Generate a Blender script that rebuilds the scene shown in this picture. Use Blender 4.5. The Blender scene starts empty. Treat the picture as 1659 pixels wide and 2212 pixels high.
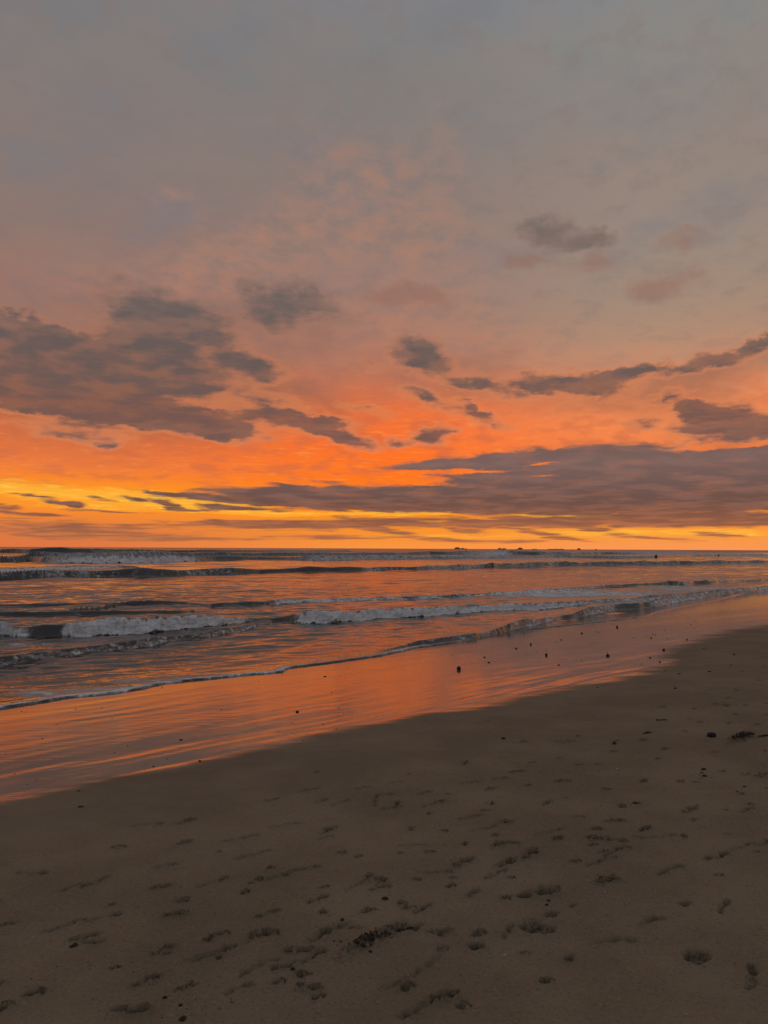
import bpy, math, random
import numpy as np
from mathutils import Matrix, Vector

scene = bpy.context.scene
COL = scene.collection
rng = np.random.default_rng(7)
random.seed(7)

# ------------------------------------------------------------------ camera
FPX, W0, H0 = 1671.0, 1659.0, 2212.0          # focal length and frame of the working drawing
PITCH, ROLL = math.radians(2.70), math.radians(0.262)
SLOPE = 0.042                                 # beach falls to the sea
EYE = 1.6
NRM = np.array([0.76, -0.65]); NRM /= np.linalg.norm(NRM)     # inland direction
TAN = np.array([0.65, 0.76]); TAN /= np.linalg.norm(TAN)      # along the shore, away from us
S0 = 9.85                                     # camera stands this far up the beach
CZ = EYE + SLOPE * S0

_f = Vector((0, math.cos(PITCH), math.sin(PITCH)))
_r0 = Vector((1, 0, 0)); _u0 = _r0.cross(_f)
_r = _r0 * math.cos(ROLL) + _u0 * math.sin(ROLL)
_u = _u0 * math.cos(ROLL) - _r0 * math.sin(ROLL)
cam_d = bpy.data.cameras.new("camera"); cam = bpy.data.objects.new("camera", cam_d); COL.objects.link(cam)
cam_d.sensor_fit = 'VERTICAL'; cam_d.sensor_height = 24.0; cam_d.lens = 24.0 * FPX / H0
cam_d.clip_start = 0.05; cam_d.clip_end = 60000
M3 = Matrix((_r, _u, -_f)).transposed()
cam.matrix_world = Matrix.Translation((0, 0, CZ)) @ M3.to_4x4()
scene.camera = cam

def ray(X, Y):
    v = _f + _r * ((X - W0 / 2) / FPX) + _u * (-(Y - H0 / 2) / FPX)
    return np.array(v.normalized())
def azel(X, Y):
    d = ray(X, Y)
    return math.degrees(math.atan2(d[0], d[1])), math.degrees(math.asin(d[2]))
def on_sand(X, Y):
    """where the sight line meets the plane of the beach"""
    d = ray(X, Y)
    g = SLOPE * (NRM[0] * d[0] + NRM[1] * d[1])
    t = (SLOPE * S0 - CZ) / (d[2] - g)
    return np.array([d[0] * t, d[1] * t])
def on_sea(X, Y):
    d = ray(X, Y); t = -CZ / d[2]
    return np.array([d[0] * t, d[1] * t])

# ------------------------------------------------------------------ view
scene.view_settings.view_transform = 'Standard'; scene.view_settings.look = 'None'
scene.view_settings.exposure = 0.0; scene.view_settings.gamma = 1.0
scene.cycles.use_denoising = True
scene.cycles.max_bounces = 5; scene.cycles.diffuse_bounces = 2; scene.cycles.glossy_bounces = 3
scene.cycles.caustics_reflective = False; scene.cycles.caustics_refractive = False

def lin(c):
    return tuple(((v / 255) / 12.92 if v / 255 <= 0.04045 else ((v / 255 + 0.055) / 1.055) ** 2.4) for v in c)

# ------------------------------------------------------------------ node helper
class G:
    def __init__(s, tree): s.t = tree; s.n = tree.nodes; s.l = tree.links
    def put(s, sock, v):
        if isinstance(v, bpy.types.NodeSocket): s.l.new(v, sock)
        elif v is not None:
            if hasattr(sock.default_value, '__len__') and not hasattr(v, '__len__'): v = (v,) * len(sock.default_value)
            if hasattr(sock.default_value, '__len__') and len(sock.default_value) == 4 and len(v) == 3: v = (*v, 1)
            sock.default_value = v
    def m(s, op, a, b=None, c=None, clamp=False):
        n = s.n.new('ShaderNodeMath'); n.operation = op; n.use_clamp = clamp
        s.put(n.inputs[0], a)
        if b is not None: s.put(n.inputs[1], b)
        if c is not None: s.put(n.inputs[2], c)
        return n.outputs[0]
    def add(s, a, b): return s.m('ADD', a, b)
    def sub(s, a, b): return s.m('SUBTRACT', a, b)
    def mul(s, a, b, clamp=False): return s.m('MULTIPLY', a, b, clamp=clamp)
    def mad(s, a, b, c): return s.m('MULTIPLY_ADD', a, b, c)
    def step(s, v, lo, hi, kind='SMOOTHSTEP', t0=0.0, t1=1.0):
        n = s.n.new('ShaderNodeMapRange'); n.interpolation_type = kind
        s.put(n.inputs[0], v); s.put(n.inputs[1], lo); s.put(n.inputs[2], hi); s.put(n.inputs[3], t0); s.put(n.inputs[4], t1)
        return n.outputs[0]
    def mix(s, f, a, b, mode='MIX'):
        n = s.n.new('ShaderNodeMix'); n.data_type = 'RGBA'; n.blend_type = mode; n.clamp_factor = True
        s.put(n.inputs[0], f); s.put(n.inputs[6], a); s.put(n.inputs[7], b)
        return n.outputs[2]
    def xyz(s, x, y, z=0.0):
        n = s.n.new('ShaderNodeCombineXYZ'); s.put(n.inputs[0], x); s.put(n.inputs[1], y); s.put(n.inputs[2], z)
        return n.outputs[0]
    def sep(s, v):
        n = s.n.new('ShaderNodeSeparateXYZ'); s.put(n.inputs[0], v); return n.outputs
    def noise(s, v, scale=1.0, detail=4.0, rough=0.55, lac=2.0, dist=0.0, color=False):
        n = s.n.new('ShaderNodeTexNoise'); s.put(n.inputs['Vector'], v)
        for k, x in (('Scale', scale), ('Detail', detail), ('Roughness', rough), ('Lacunarity', lac), ('Distortion', dist)):
            n.inputs[k].default_value = x
        return n.outputs[1] if color else n.outputs[0]
    def ramp(s, f, stops, interp='LINEAR'):
        n = s.n.new('ShaderNodeValToRGB'); s.put(n.inputs[0], f); r = n.color_ramp; r.interpolation = interp
        while len(r.elements) < len(stops): r.elements.new(0.5)
        for e, (p, c) in zip(r.elements, sorted(stops)): e.position = p; e.color = (*c, 1)
        return n.outputs[0]
    def mapping(s, v, loc=(0, 0, 0), rot=(0, 0, 0), scale=(1, 1, 1), kind='POINT'):
        n = s.n.new('ShaderNodeMapping'); n.vector_type = kind; s.put(n.inputs[0], v)
        n.inputs[1].default_value = loc; n.inputs[2].default_value = rot; n.inputs[3].default_value = scale
        return n.outputs[0]
    def attr(s, name):
        n = s.n.new('ShaderNodeAttribute'); n.attribute_name = name; return n.outputs['Fac']

# ------------------------------------------------------------------ sky
world = bpy.data.worlds.new("World"); scene.world = world; world.use_nodes = True
wt = world.node_tree; wt.nodes.clear(); g = G(wt)
SUN_AZ, SUN_EL = -14.0, 1.5
d_ = wt.nodes.new('ShaderNodeTexCoord').outputs['Generated']
nv = wt.nodes.new('ShaderNodeVectorMath'); nv.operation = 'NORMALIZE'; g.put(nv.inputs[0], d_)
x, y, z = g.sep(nv.outputs[0])
az = g.mul(g.m('ARCTAN2', x, y), 180 / math.pi)
el = g.mul(g.m('ARCSINE', z), 180 / math.pi)
elp = g.m('MAXIMUM', el, 0.0)
v_ = g.mad(elp, 0.06, g.mul(g.m('LOGARITHM', g.add(elp, 1.3), math.e), 2.9))      # cloud layers crowd together towards the horizon
q = g.xyz(g.mul(az, 0.15), v_)                                  # cloud-layer coordinates

def E(Y): return max(0.0, azel(W0 / 2, Y)[1]) / 45.0
def column(tab): return [(E(Y), lin(c)) for Y, c in tab]
left = g.ramp(g.mul(elp, 1 / 45), column([(1185, (222, 118, 68)), (1150, (222, 122, 64)), (1112, (246, 138, 48)), (1085, (252, 150, 42)), (1060, (252, 146, 40)), (1045, (248, 134, 46)),
    (1020, (238, 124, 62)), (980, (230, 118, 64)), (940, (224, 116, 68)), (890, (196, 110, 78)), (840, (178, 112, 88)), (780, (166, 113, 94)), (700, (152, 112, 101)), (620, (152, 117, 106)),
    (540, (140, 117, 110)), (450, (133, 119, 115)), (350, (132, 120, 117)), (200, (126, 121, 120)), (0, (124, 122, 123))]))
mid = g.ramp(g.mul(elp, 1 / 45), column([(1185, (250, 150, 66)), (1160, (247, 144, 52)), (1120, (254, 148, 32)), (1080, (255, 132, 26)), (1040, (255, 120, 30)), (1000, (255, 116, 36)),
    (960, (252, 113, 43)), (920, (244, 113, 54)), (880, (230, 113, 64)), (840, (207, 117, 82)), (780, (186, 121, 97)), (700, (168, 121, 104)), (600, (156, 122, 111)), (500, (147, 122, 113)),
    (400, (138, 122, 116)), (300, (131, 123, 120)), (150, (127, 125, 124)), (0, (126, 127, 131))]))
right = g.ramp(g.mul(elp, 1 / 45), column([(1185, (250, 150, 86)), (1160, (248, 152, 66)), (1110, (252, 146, 44)), (1000, (240, 125, 62)), (960, (243, 133, 76)), (900, (238, 138, 86)),
    (850, (222, 139, 97)), (800, (197, 140, 109)), (740, (178, 140, 116)), (690, (167, 139, 119)), (600, (157, 138, 124)), (500, (151, 135, 125)), (400, (148, 134, 125)), (300, (141, 132, 127)),
    (150, (137, 135, 131)), (0, (132, 135, 138))]))
base = g.mix(g.step(az, -24.0, 2.0), left, mid)
base = g.mix(g.step(az, -1.0, 20.0), base, right)

# turbulence that bends every cloud outline; flatter near the horizon
flat = g.step(elp, 0.0, 14.0, 'LINEAR', 0.12, 1.0)
wn = g.sep(g.noise(q, 1.3, 5.0, 0.58, color=True))
wf = g.sep(g.noise(q, 5.2, 4.0, 0.6, color=True))
wx = g.add(g.mul(g.sub(wn[0], 0.5), 3.4), g.mul(g.sub(wf[0], 0.5), 1.3))
wy = g.mul(g.add(g.mul(g.sub(wn[1], 0.5), 2.8), g.mul(g.sub(wf[1], 0.5), 1.5)), flat)
P = g.xyz(g.add(az, wx), g.add(el, wy))
Psharp = g.xyz(g.add(az, g.mul(wx, 0.7)), g.add(el, g.mul(wy, 0.55)))

def blobs(vec, items):
    out = None
    for X, Y, rx, ry, rot, w in items:
        a0, e0 = azel(X, Y); a1, _ = azel(X + 2, Y); _, e1 = azel(X, Y - 2)
        kx, ky = abs(a1 - a0) / 2, abs(e1 - e0) / 2
        mp = g.mapping(vec, (a0, e0, 0), (0, 0, math.radians(-rot)), (rx * kx * 1.55, ry * ky * 1.55, 1), 'TEXTURE')
        gr = wt.nodes.new('ShaderNodeTexGradient'); gr.gradient_type = 'SPHERICAL'; g.put(gr.inputs[0], mp)
        c = g.mul(gr.outputs[1], w)
        out = c if out is None else g.add(out, c)
    return out

fbm = g.noise(q, 2.4, 6.0, 0.52)
fbm2 = g.noise(g.mapping(q, (3.1, 7.7, 0), (0, 0, 0.35), (0.8, 1.25, 1)), 3.4, 7.0, 0.62)
streak = g.noise(g.mapping(q, (9, 2, 0), (0, 0, 0.06), (1.0, 3.2, 1)), 4.0, 6.0, 0.62, dist=0.5)

# thin high veil: pale lilac and salmon wisps
low = g.noise(g.mapping(q, (21, 4, 0), (0, 0, -0.35), (0.8, 1.4, 1)), 1.1, 5.0, 0.55)
base = g.mix(g.mul(g.step(low, 0.40, 0.68), g.step(elp, 8, 18, t1=0.26)), base, lin((146, 128, 119)))
base = g.mix(g.mul(g.step(low, 0.52, 0.30), g.step(elp, 12, 24, t1=0.5)), base, lin((122, 121, 126)))
salmon = blobs(P, [(820, 450, 210, 130, 25, .95), (560, 530, 200, 70, -10, .75), (960, 300, 40, 100, -20, .45), (370, 430, 70, 30, 10, .55), (1350, 360, 150, 80, 10, .35), (500, 620, 260, 50, 0, .7), (840, 700, 240, 70, 0, .8), (170, 640, 200, 50, 0, .5), (1090, 740, 120, 30, 5, .7)])
sm = g.mul(g.step(salmon, 0.05, 0.7), g.step(fbm2, 0.34, 0.72))
base = g.mix(g.mul(sm, 0.50), base, lin((184, 130, 104)))
base = g.mix(g.mul(g.mul(g.step(fbm2, 0.52, 0.34), g.step(elp, 9, 16)), 0.28), base, lin((132, 116, 110)))
# glowing underside of the lower clouds
fire = g.mul(g.step(elp, 3.0, 5.5), g.step(elp, 15.0, 8.0))
base = g.mix(g.mul(g.mul(g.step(streak, 0.50, 0.72), fire), 0.55), base, lin((255, 148, 72)))
base = g.mix(g.mul(g.mul(g.step(fbm, 0.53, 0.36), fire), 0.50), base, lin((196, 104, 72)))
# bright breaks over the horizon
yel = blobs(Psharp, [(100, 1062, 210, 18, 3, 1.35), (430, 1086, 170, 17, 4, 1.3), (260, 1098, 240, 9, 1, .8), (250, 1074, 200, 8, 4, .6), (905, 1108, 120, 5, 0, 1.3), (1230, 1113, 130, 7, 1, 1.3), (1330, 1150, 220, 8, 1, 1.0), (1000, 1158, 260, 6, 0, .7), (700, 1110, 160, 6, 0, .9), (1580, 1150, 120, 8, 2, .9)])
base = g.mix(g.mul(g.mul(g.step(g.add(yel, g.mul(g.sub(streak, 0.5), 1.9)), 0.15, 1.0), g.step(yel, 0.0, 0.25)), 0.85), base, lin((255, 178, 56)))
base = g.mix(g.mul(g.mul(g.step(yel, 0.35, 0.9), g.step(streak, 0.52, 0.66)), 0.6), base, lin((255, 214, 92)))

haze_b = blobs(P, [(150, 860, 330, 120, 4, 1.0), (420, 850, 240, 90, 10, .8), (650, 830, 200, 70, 12, .5), (950, 800, 140, 60, 0, .6), (1250, 850, 260, 50, 0, .6), (1560, 800, 200, 50, -14, .7), (1570, 930, 140, 60, 8, .6), (620, 690, 160, 70, 10, .6), (350, 740, 200, 90, 10, .6)])
Dh = g.step(g.add(haze_b, g.mul(g.sub(fbm, 0.5), 1.1)), 0.0, 0.95)
base = g.mix(g.mul(g.mul(Dh, g.step(haze_b, 0.0, 0.3)), 0.72), base, g.ramp(g.mul(elp, 1 / 45), column([(1000, (196, 104, 66)), (920, (158, 98, 72)), (840, (146, 100, 82)), (740, (140, 104, 92)), (600, (134, 110, 102))])))
# clouds -------------------------------------------------------------
soft = blobs(P, [(150, 785, 260, 70, 12, .50), (330, 745, 190, 60, 20, .42), (300, 885, 320, 40, 6, .46), (560, 905, 200, 22, 8, .35), (70, 742, 150, 40, 8, 1.1), (390, 690, 150, 46, 20, 1.1), (310, 720, 80, 40, 25, .7), (575, 662, 70, 44, 32, 1.0), (672, 650, 62, 40, 25, .95), (395, 795, 130, 42, 12, 1.1),
    (170, 790, 220, 62, 8, .8), (40, 830, 120, 46, 5, .8), (110, 862, 220, 34, 5, .75), (560, 788, 66, 26, 14, 1.0), (190, 893, 120, 24, 5, .95), (390, 908, 150, 27, 7, 1.0), (490, 937, 62, 21, 15, 1.0),
    (742, 944, 74, 18, 18, 1.15), (600, 870, 72, 20, 5, .75), (160, 935, 120, 18, 5, .8), (640, 910, 100, 17, 7, .8), (235, 964, 24, 8, 0, .9),
    (908, 764, 64, 38, 8, 1.2), (950, 802, 90, 28, 10, .5), (1195, 820, 66, 21, 0, 1.0), (1315, 834, 62, 24, 5, .7), (1340, 806, 64, 14, 0, .7), (1560, 768, 110, 22, -15, .95), (1650, 722, 60, 14, -8, .8),
    (1410, 803, 150, 18, -8, .6), (1440, 857, 62, 12, -8, .95), (1130, 842, 130, 26, 5, .8), (1240, 850, 110, 12, 8, .4), (1000, 835, 60, 14, 10, .5), (938, 943, 46, 20, -10, 1.15), (855, 956, 26, 16, 8, 1.0), (1500, 884, 56, 18, 14, 1.0),
    (1590, 905, 100, 36, 12, 1.3), (1650, 930, 60, 22, 0, .9), (1395, 916, 50, 22, 10, .8), (1512, 932, 54, 17, 12, 1.0), (1600, 950, 60, 10, 0, .5), (1560, 964, 120, 7, 0, -.7), (1055, 916, 46, 10, 10, .6), (1020, 883, 26, 10, 30, .6), (925, 868, 80, 18, 15, .75), (790, 880, 60, 14, 12, .6), (700, 905, 90, 12, 8, .6), (1040, 900, 70, 10, 12, .5),
    (1175, 490, 64, 28, 5, 1.0), (1285, 516, 50, 24, 5, 1.0), (1215, 530, 60, 20, 5, .5), (800, 790, 42, 18, 30, .4), (1480, 955, 60, 10, 0, .5)])
drift = g.noise(g.mapping(q, (1, 6, 0), (0, 0, -0.30), (0.9, 2.0, 1)), 3.0, 7.0, 0.57)          # torn, wind-drawn edges
D1 = g.step(g.add(g.mul(soft, 1.9), g.mul(g.sub(g.mad(drift, 0.55, g.mul(fbm, 0.45)), 0.5), 2.7)), -0.02, 1.62)
D1 = g.mul(D1, g.step(soft, 0.0, 0.3))
wisp = blobs(P, [(1140, 566, 54, 24, 0, .9), (1290, 572, 74, 26, 0, .8), (1420, 626, 58, 32, 12, 1.0), (1475, 520, 62, 24, 0, .7), (840, 642, 62, 26, 0, .9), (930, 642, 54, 22, 10, .8), (1500, 596, 50, 24, 30, .6), (1060, 770, 90, 30, 5, .5), (700, 720, 60, 22, 20, .5)])
Dw = g.step(g.add(wisp, g.mul(g.sub(fbm2, 0.5), 0.8)), 0.10, 0.8)
hard = blobs(Psharp, [(1400, 1035, 400, 62, 0, 1.35), (1610, 1018, 240, 44, 0, 1.3), (1550, 965, 160, 6, 0, -.9), (1150, 1060, 400, 34, -2, 1.1), (880, 1086, 400, 17, 1, 1.1), (720, 1065, 210, 12, 1, 1.1), (540, 1080, 150, 8, 2, 1.0),
    (1100, 1000, 210, 19, 0, .9), (950, 1004, 130, 7, -2, .8), (1290, 985, 190, 20, 0, .9), (1480, 980, 180, 10, 0, .5), (1300, 1092, 520, 12, 0, 1.2), (1170, 1002, 80, 5, -2, -1.3), (1175, 1028, 95, 7, 0, -1.0), (880, 1036, 100, 9, 5, -1.3), (1010, 1018, 130, 5, -1, -1.0), (1330, 1008, 60, 5, 3, -.6), (760, 1082, 120, 3, 0, -.9),
    (1150, 1128, 560, 13, 0, .95), (1500, 1120, 260, 14, 0, .8), (150, 1146, 230, 19, 2, .9), (600, 1136, 260, 10, 0, .8), (1560, 1156, 62, 7, 5, .8), (1290, 1146, 60, 6, 8, .6),
    (125, 1086, 36, 5, 8, 1.0), (160, 1089, 22, 6, 0, 1.0), (10, 1096, 40, 6, 0, 1.0), (205, 1076, 34, 6, 10, .8), (365, 1091, 32, 7, 15, .9), (400, 1102, 54, 4, 0, .9), (60, 1110, 100, 4, 3, .8), (300, 1080, 40, 4, 5, .8), (470, 1095, 60, 4, 3, .8), (560, 1101, 80, 4, 0, .9), (220, 1105, 90, 4, 2, .8), (330, 1064, 70, 3, 4, .7), (80, 1072, 70, 3, 4, .7), (950, 1165, 80, 5, 3, .8), (1100, 1169, 90, 4, 0, .8), (1420, 1163, 80, 5, 4, .8), (1240, 1166, 60, 4, 4, .8), (700, 1160, 130, 6, 0, .8), (430, 1164, 130, 5, 0, .8), (850, 1150, 60, 5, 6, .8), (1010, 1148, 60, 5, 6, .7), (1160, 1152, 60, 6, 8, .8), (700, 1040, 60, 5, 8, .5), (620, 1050, 60, 4, 5, .5)])
bands = g.noise(g.mapping(q, (9, 2, 0), (0, 0, 0.04), (1.0, 1.7, 1)), 2.1, 6.0, 0.54, dist=0.25)
D2 = g.step(g.add(hard, g.mul(g.sub(bands, 0.5), 1.5)), 0.14, 0.66)
D2 = g.mul(D2, g.step(hard, 0.02, 0.18))
ccol = g.ramp(g.mul(elp, 1 / 45), column([(1180, (176, 108, 70)), (1140, (150, 94, 70)), (1110, (126, 84, 68)), (1085, (104, 79, 73)), (1050, (108, 86, 82)), (1000, (118, 96, 92)), (950, (110, 86, 80)),
    (900, (112, 86, 80)), (850, (106, 88, 84)), (780, (100, 88, 86)), (700, (102, 92, 90)), (600, (112, 99, 95)), (480, (116, 105, 101)), (300, (122, 114, 112))]))
mott = g.noise(g.mapping(q, (5, 5, 0), (0, 0, -0.15), (1, 1.6, 1)), 2.2, 5.0, 0.5)
pale = g.ramp(g.mul(elp, 1 / 45), column([(1160, (214, 126, 70)), (1100, (142, 98, 84)), (1000, (134, 105, 97)), (900, (150, 98, 76)), (800, (154, 106, 86)), (600, (132, 110, 102))]))
ccol = g.mix(g.step(mott, 0.42, 0.62, t1=0.60), ccol, pale)
sky = g.mix(g.mul(Dw, 0.62), base, lin((146, 108, 96)))
sky = g.mix(g.mul(D1, g.step(drift, 0.35, 0.6, t0=0.80, t1=0.95)), sky, g.mix(g.step(D1, 0.25, 0.95), pale, ccol))
rim = g.mul(g.mul(g.mul(D1, g.sub(1.0, D1)), 4.0), g.mul(g.step(elp, 3.0, 6.0), g.step(elp, 18.0, 9.0)))
sky = g.mix(g.mul(rim, 0.32), sky, lin((255, 150, 92)))
sky = g.mix(g.mul(D2, g.step(bands, 0.30, 0.50, t0=0.88, t1=0.98)), sky, ccol)
# dusk away from the sunset, and overhead
nish = wt.nodes.new('ShaderNodeTexSky'); nish.sky_type = 'NISHITA'; nish.sun_disc = False
nish.sun_elevation = math.radians(SUN_EL); nish.sun_rotation = math.radians(SUN_AZ)
dusk = g.mix(0.55, lin((126, 124, 130)), g.mix(1.0, nish.outputs[0], (0.05, 0.05, 0.05), 'MULTIPLY'), 'ADD')
away = g.m('MAXIMUM', g.step(g.m('ABSOLUTE', g.sub(az, -6.0)), 40, 120), g.step(elp, 38, 60))
sky = g.mix(away, sky, dusk)
bg = wt.nodes.new('ShaderNodeBackground'); g.put(bg.inputs[0], sky); bg.inputs[1].default_value = 1.0
wo = wt.nodes.new('ShaderNodeOutputWorld'); wt.links.new(bg.outputs[0], wo.inputs[0])
world.cycles.sampling_method = 'MANUAL'; world.cycles.sample_map_resolution = 512

# the sun itself is under the horizon clouds: only a faint, very soft glow gets through
sd = bpy.data.lights.new("sun", 'SUN'); sd.energy = 0.003; sd.angle = math.radians(20); sd.color = (1.0, 0.55, 0.22)
so = bpy.data.objects.new("sun", sd); COL.objects.link(so)
sa, se = math.radians(SUN_AZ), math.radians(6)
so.rotation_euler = Vector((math.sin(sa) * math.cos(se), math.cos(sa) * math.cos(se), math.sin(se))).to_track_quat('Z', 'Y').to_euler()

# ------------------------------------------------------------------ numpy tools
_perm = np.random.default_rng(3).permutation(4096)
_ga = np.random.default_rng(4).uniform(0, 2 * math.pi, 4096)
_gx, _gy = np.cos(_ga).astype(np.float32), np.sin(_ga).astype(np.float32)
def perlin(x, y, seed=0):
    x = np.asarray(x, np.float64); y = np.asarray(y, np.float64)
    xi = np.floor(x).astype(np.int64); yi = np.floor(y).astype(np.int64)
    fx = (x - xi).astype(np.float32); fy = (y - yi).astype(np.float32)
    def dot(ix, iy, dx, dy):
        h = _perm[(_perm[(ix + seed * 131) & 4095] + iy) & 4095]
        return _gx[h] * dx + _gy[h] * dy
    u = fx * fx * fx * (fx * (fx * 6 - 15) + 10); w = fy * fy * fy * (fy * (fy * 6 - 15) + 10)
    a = dot(xi, yi, fx, fy); b = dot(xi + 1, yi, fx - 1, fy); c = dot(xi, yi + 1, fx, fy - 1); d = dot(xi + 1, yi + 1, fx - 1, fy - 1)
    return (a + u * (b - a)) + w * ((c + u * (d - c)) - (a + u * (b - a)))
def fbmn(x, y, oct=4, seed=0, gain=0.5):
    r = 0; a = 1.0
    for i in range(oct):
        r = r + a * perlin(x * 2 ** i + 17.3 * i, y * 2 ** i - 9.1 * i, seed + i); a *= gain
    return r
def sstep(a, b, x):
    t = np.clip((x - a) / (b - a), 0, 1); return t * t * (3 - 2 * t)

def polar_rows(segs):
    out = [segs[0][0]]
    for r0, r1, k in segs:
        n = max(2, int(math.log(r1 / r0) / k)); out += list(r0 * (r1 / r0) ** (np.arange(1, n + 1) / n))
    return np.array(out)
def polar_cols(fine, half, wide, coarse):
    a = np.arange(-half, half + 1e-6, fine)
    b = np.arange(half + coarse, wide + 1e-6, coarse)
    return np.radians(np.concatenate([-b[::-1], a, b]))

def grid_mesh(name, X, Y, Z, keep, attrs, mat, wrap=False):
    nr, nc = X.shape
    idx = np.arange(nr * nc).reshape(nr, nc)
    if wrap: idx = np.concatenate([idx, idx[:, :1]], 1)
    q = np.stack([idx[:-1, :-1], idx[:-1, 1:], idx[1:, 1:], idx[1:, :-1]], -1).reshape(-1, 4)
    if keep is not None:
        kf = keep.ravel(); q = q[kf[q].any(1)]
        used = np.zeros(nr * nc, bool); used[q.ravel()] = True
    else: used = np.ones(nr * nc, bool)
    remap = np.cumsum(used) - 1; q = remap[q]
    co = np.stack([X.ravel()[used], Y.ravel()[used], Z.ravel()[used]], 1).astype(np.float32)
    me = bpy.data.meshes.new(name)
    me.vertices.add(len(co)); me.vertices.foreach_set('co', co.ravel())
    me.loops.add(q.size); me.loops.foreach_set('vertex_index', q.ravel().astype(np.int32))
    me.polygons.add(len(q)); me.polygons.foreach_set('loop_start', np.arange(0, q.size, 4, dtype=np.int32))
    me.polygons.foreach_set('use_smooth', np.ones(len(q), bool))
    me.update(calc_edges=True)
    for k, v in attrs.items():
        a = me.attributes.new(k, 'FLOAT', 'POINT'); a.data.foreach_set('value', v.ravel()[used].astype(np.float32))
    me.materials.append(mat)
    o = bpy.data.objects.new(name, me); COL.objects.link(o)
    return o

def curve_fn(pts, where):
    """polyline drawn on the ground -> signed distance function (positive seaward)"""
    p = np.array([where(*c) for c in pts]); s = p @ TAN; n = p @ NRM
    k = np.argsort(s); s, n = s[k], n[k]
    s = np.concatenate([[s[0] - 60], s, [s[-1] + 400]]); n = np.concatenate([[n[0] - 0.0], n, [n[-1]]])
    def f(x, y):
        t = x * TAN[0] + y * TAN[1]; c = x * NRM[0] + y * NRM[1]
        return np.interp(t, s, n) - c
    return f
WATERLINE = [(-250, 1568), (-120, 1548), (0, 1532), (150, 1508), (260, 1497), (360, 1477), (480, 1464), (615, 1452), (625, 1444), (715, 1433), (829, 1417), (909, 1399), (989, 1388), (1039, 1377), (1099, 1364), (1189, 1356),
             (1309, 1343), (1394, 1334), (1424, 1323), (1479, 1311), (1549, 1298), (1609, 1283), (1659, 1276), (1760, 1266), (1900, 1254)]
WETLINE = [(-300, 1830), (-150, 1780), (0, 1740), (65, 1728), (170, 1703), (270, 1681), (400, 1661), (500, 1638), (620, 1613), (740, 1583), (829, 1567), (894, 1554), (1029, 1534), (1099, 1519), (1179, 1502), (1264, 1483),
           (1354, 1472), (1429, 1447), (1474, 1432), (1464, 1422), (1484, 1402), (1529, 1384), (1609, 1364), (1659, 1356), (1800, 1330), (1950, 1306)]
water_d = curve_fn(WATERLINE, on_sand)
wet_d = curve_fn(WETLINE, on_sand)
def shore(x, y): return x * NRM[0] + y * NRM[1] + S0            # metres up the beach
def plane_z(x, y): return SLOPE * shore(x, y)


# ------------------------------------------------------------------ materials
def new_mat(name):
    m = bpy.data.materials.new(name); m.use_nodes = True; t = m.node_tree; t.nodes.clear(); gg = G(t)
    out = t.nodes.new('ShaderNodeOutputMaterial'); p = t.nodes.new('ShaderNodeBsdfPrincipled'); t.links.new(p.outputs[0], out.inputs[0])
    return m, gg, p
def bump(gg, h, strength, dist, normal=None):
    n = gg.n.new('ShaderNodeBump'); gg.put(n.inputs['Height'], h); gg.put(n.inputs['Strength'], strength); n.inputs['Distance'].default_value = dist
    if normal is not None: gg.put(n.inputs['Normal'], normal)
    return n.outputs[0]
def position(gg): return gg.n.new('ShaderNodeNewGeometry').outputs['Position']
SHORE_ANG = math.atan2(TAN[1], TAN[0])

# sand: matt and grainy up the beach, a mirror film of water where the last wave has just run out
m_sand, s, p = new_mat("sand")
pos = position(s)
wet = s.attr('wet'); damp = s.attr('damp'); churn_shade_zone = s.attr('churn_shade')
grain = s.noise(pos, 420.0, 2.0, 0.6)
grain2 = s.noise(pos, 95.0, 3.0, 0.6)
patch = s.noise(pos, 1.3, 5.0, 0.6)
c = s.mix(s.step(patch, 0.35, 0.68), (0.206, 0.159, 0.103), (0.262, 0.206, 0.136))
c = s.mix(s.mul(s.step(grain, 0.62, 0.78), s.step(damp, 0.6, 0.1, t0=0.1, t1=0.8)), c, (0.36, 0.31, 0.25))
c = s.mix(s.mul(s.step(grain2, 0.40, 0.27), s.step(damp, 0.7, 0.1, t0=0.15, t1=0.75)), c, (0.075, 0.055, 0.042))
mid_ = s.noise(pos, 60.0, 4.0, 0.75)
c = s.mix(s.mul(s.step(mid_, 0.55, 0.75), s.step(damp, 0.7, 0.0, t0=0.15, t1=0.85)), c, (0.350, 0.288, 0.205))
c = s.mix(s.mul(s.step(mid_, 0.45, 0.28), s.step(damp, 0.7, 0.0, t0=0.2, t1=0.85)), c, (0.100, 0.076, 0.052))
c = s.mix(s.mul(churn_shade_zone, s.step(mid_, 0.62, 0.40, t0=0.15, t1=0.80)), c, (0.060, 0.045, 0.034))  # turned-up wet sand is darker; self-shadow of the prints is painted in too
c = s.mix(s.mul(damp, 0.22), c, (0.125, 0.098, 0.075))
c = s.mix(s.mul(wet, 0.75), c, (0.085, 0.064, 0.048))
s.put(p.inputs['Base Color'], c)
p.inputs['Roughness'].default_value = 0.95; p.inputs['Specular IOR Level'].default_value = 0.12
fine = s.noise(pos, 60.0, 4.0, 0.65)
dry = s.step(damp, 0.9, 0.0, t0=0.12, t1=1.0)
nb = bump(s, s.add(s.mul(fine, 0.9), s.mul(grain2, 0.6)), s.mul(dry, 0.9), 0.008)
s.put(p.inputs['Normal'], nb)
sm_ = s.mapping(pos, rot=(0, 0, -SHORE_ANG + 0.15), scale=(1, 4.5, 1))
film = s.noise(sm_, 2.6, 3.0, 0.5)
cn = bump(s, film, 0.13, 0.012)
s.put(p.inputs['Coat Normal'], cn)
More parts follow.
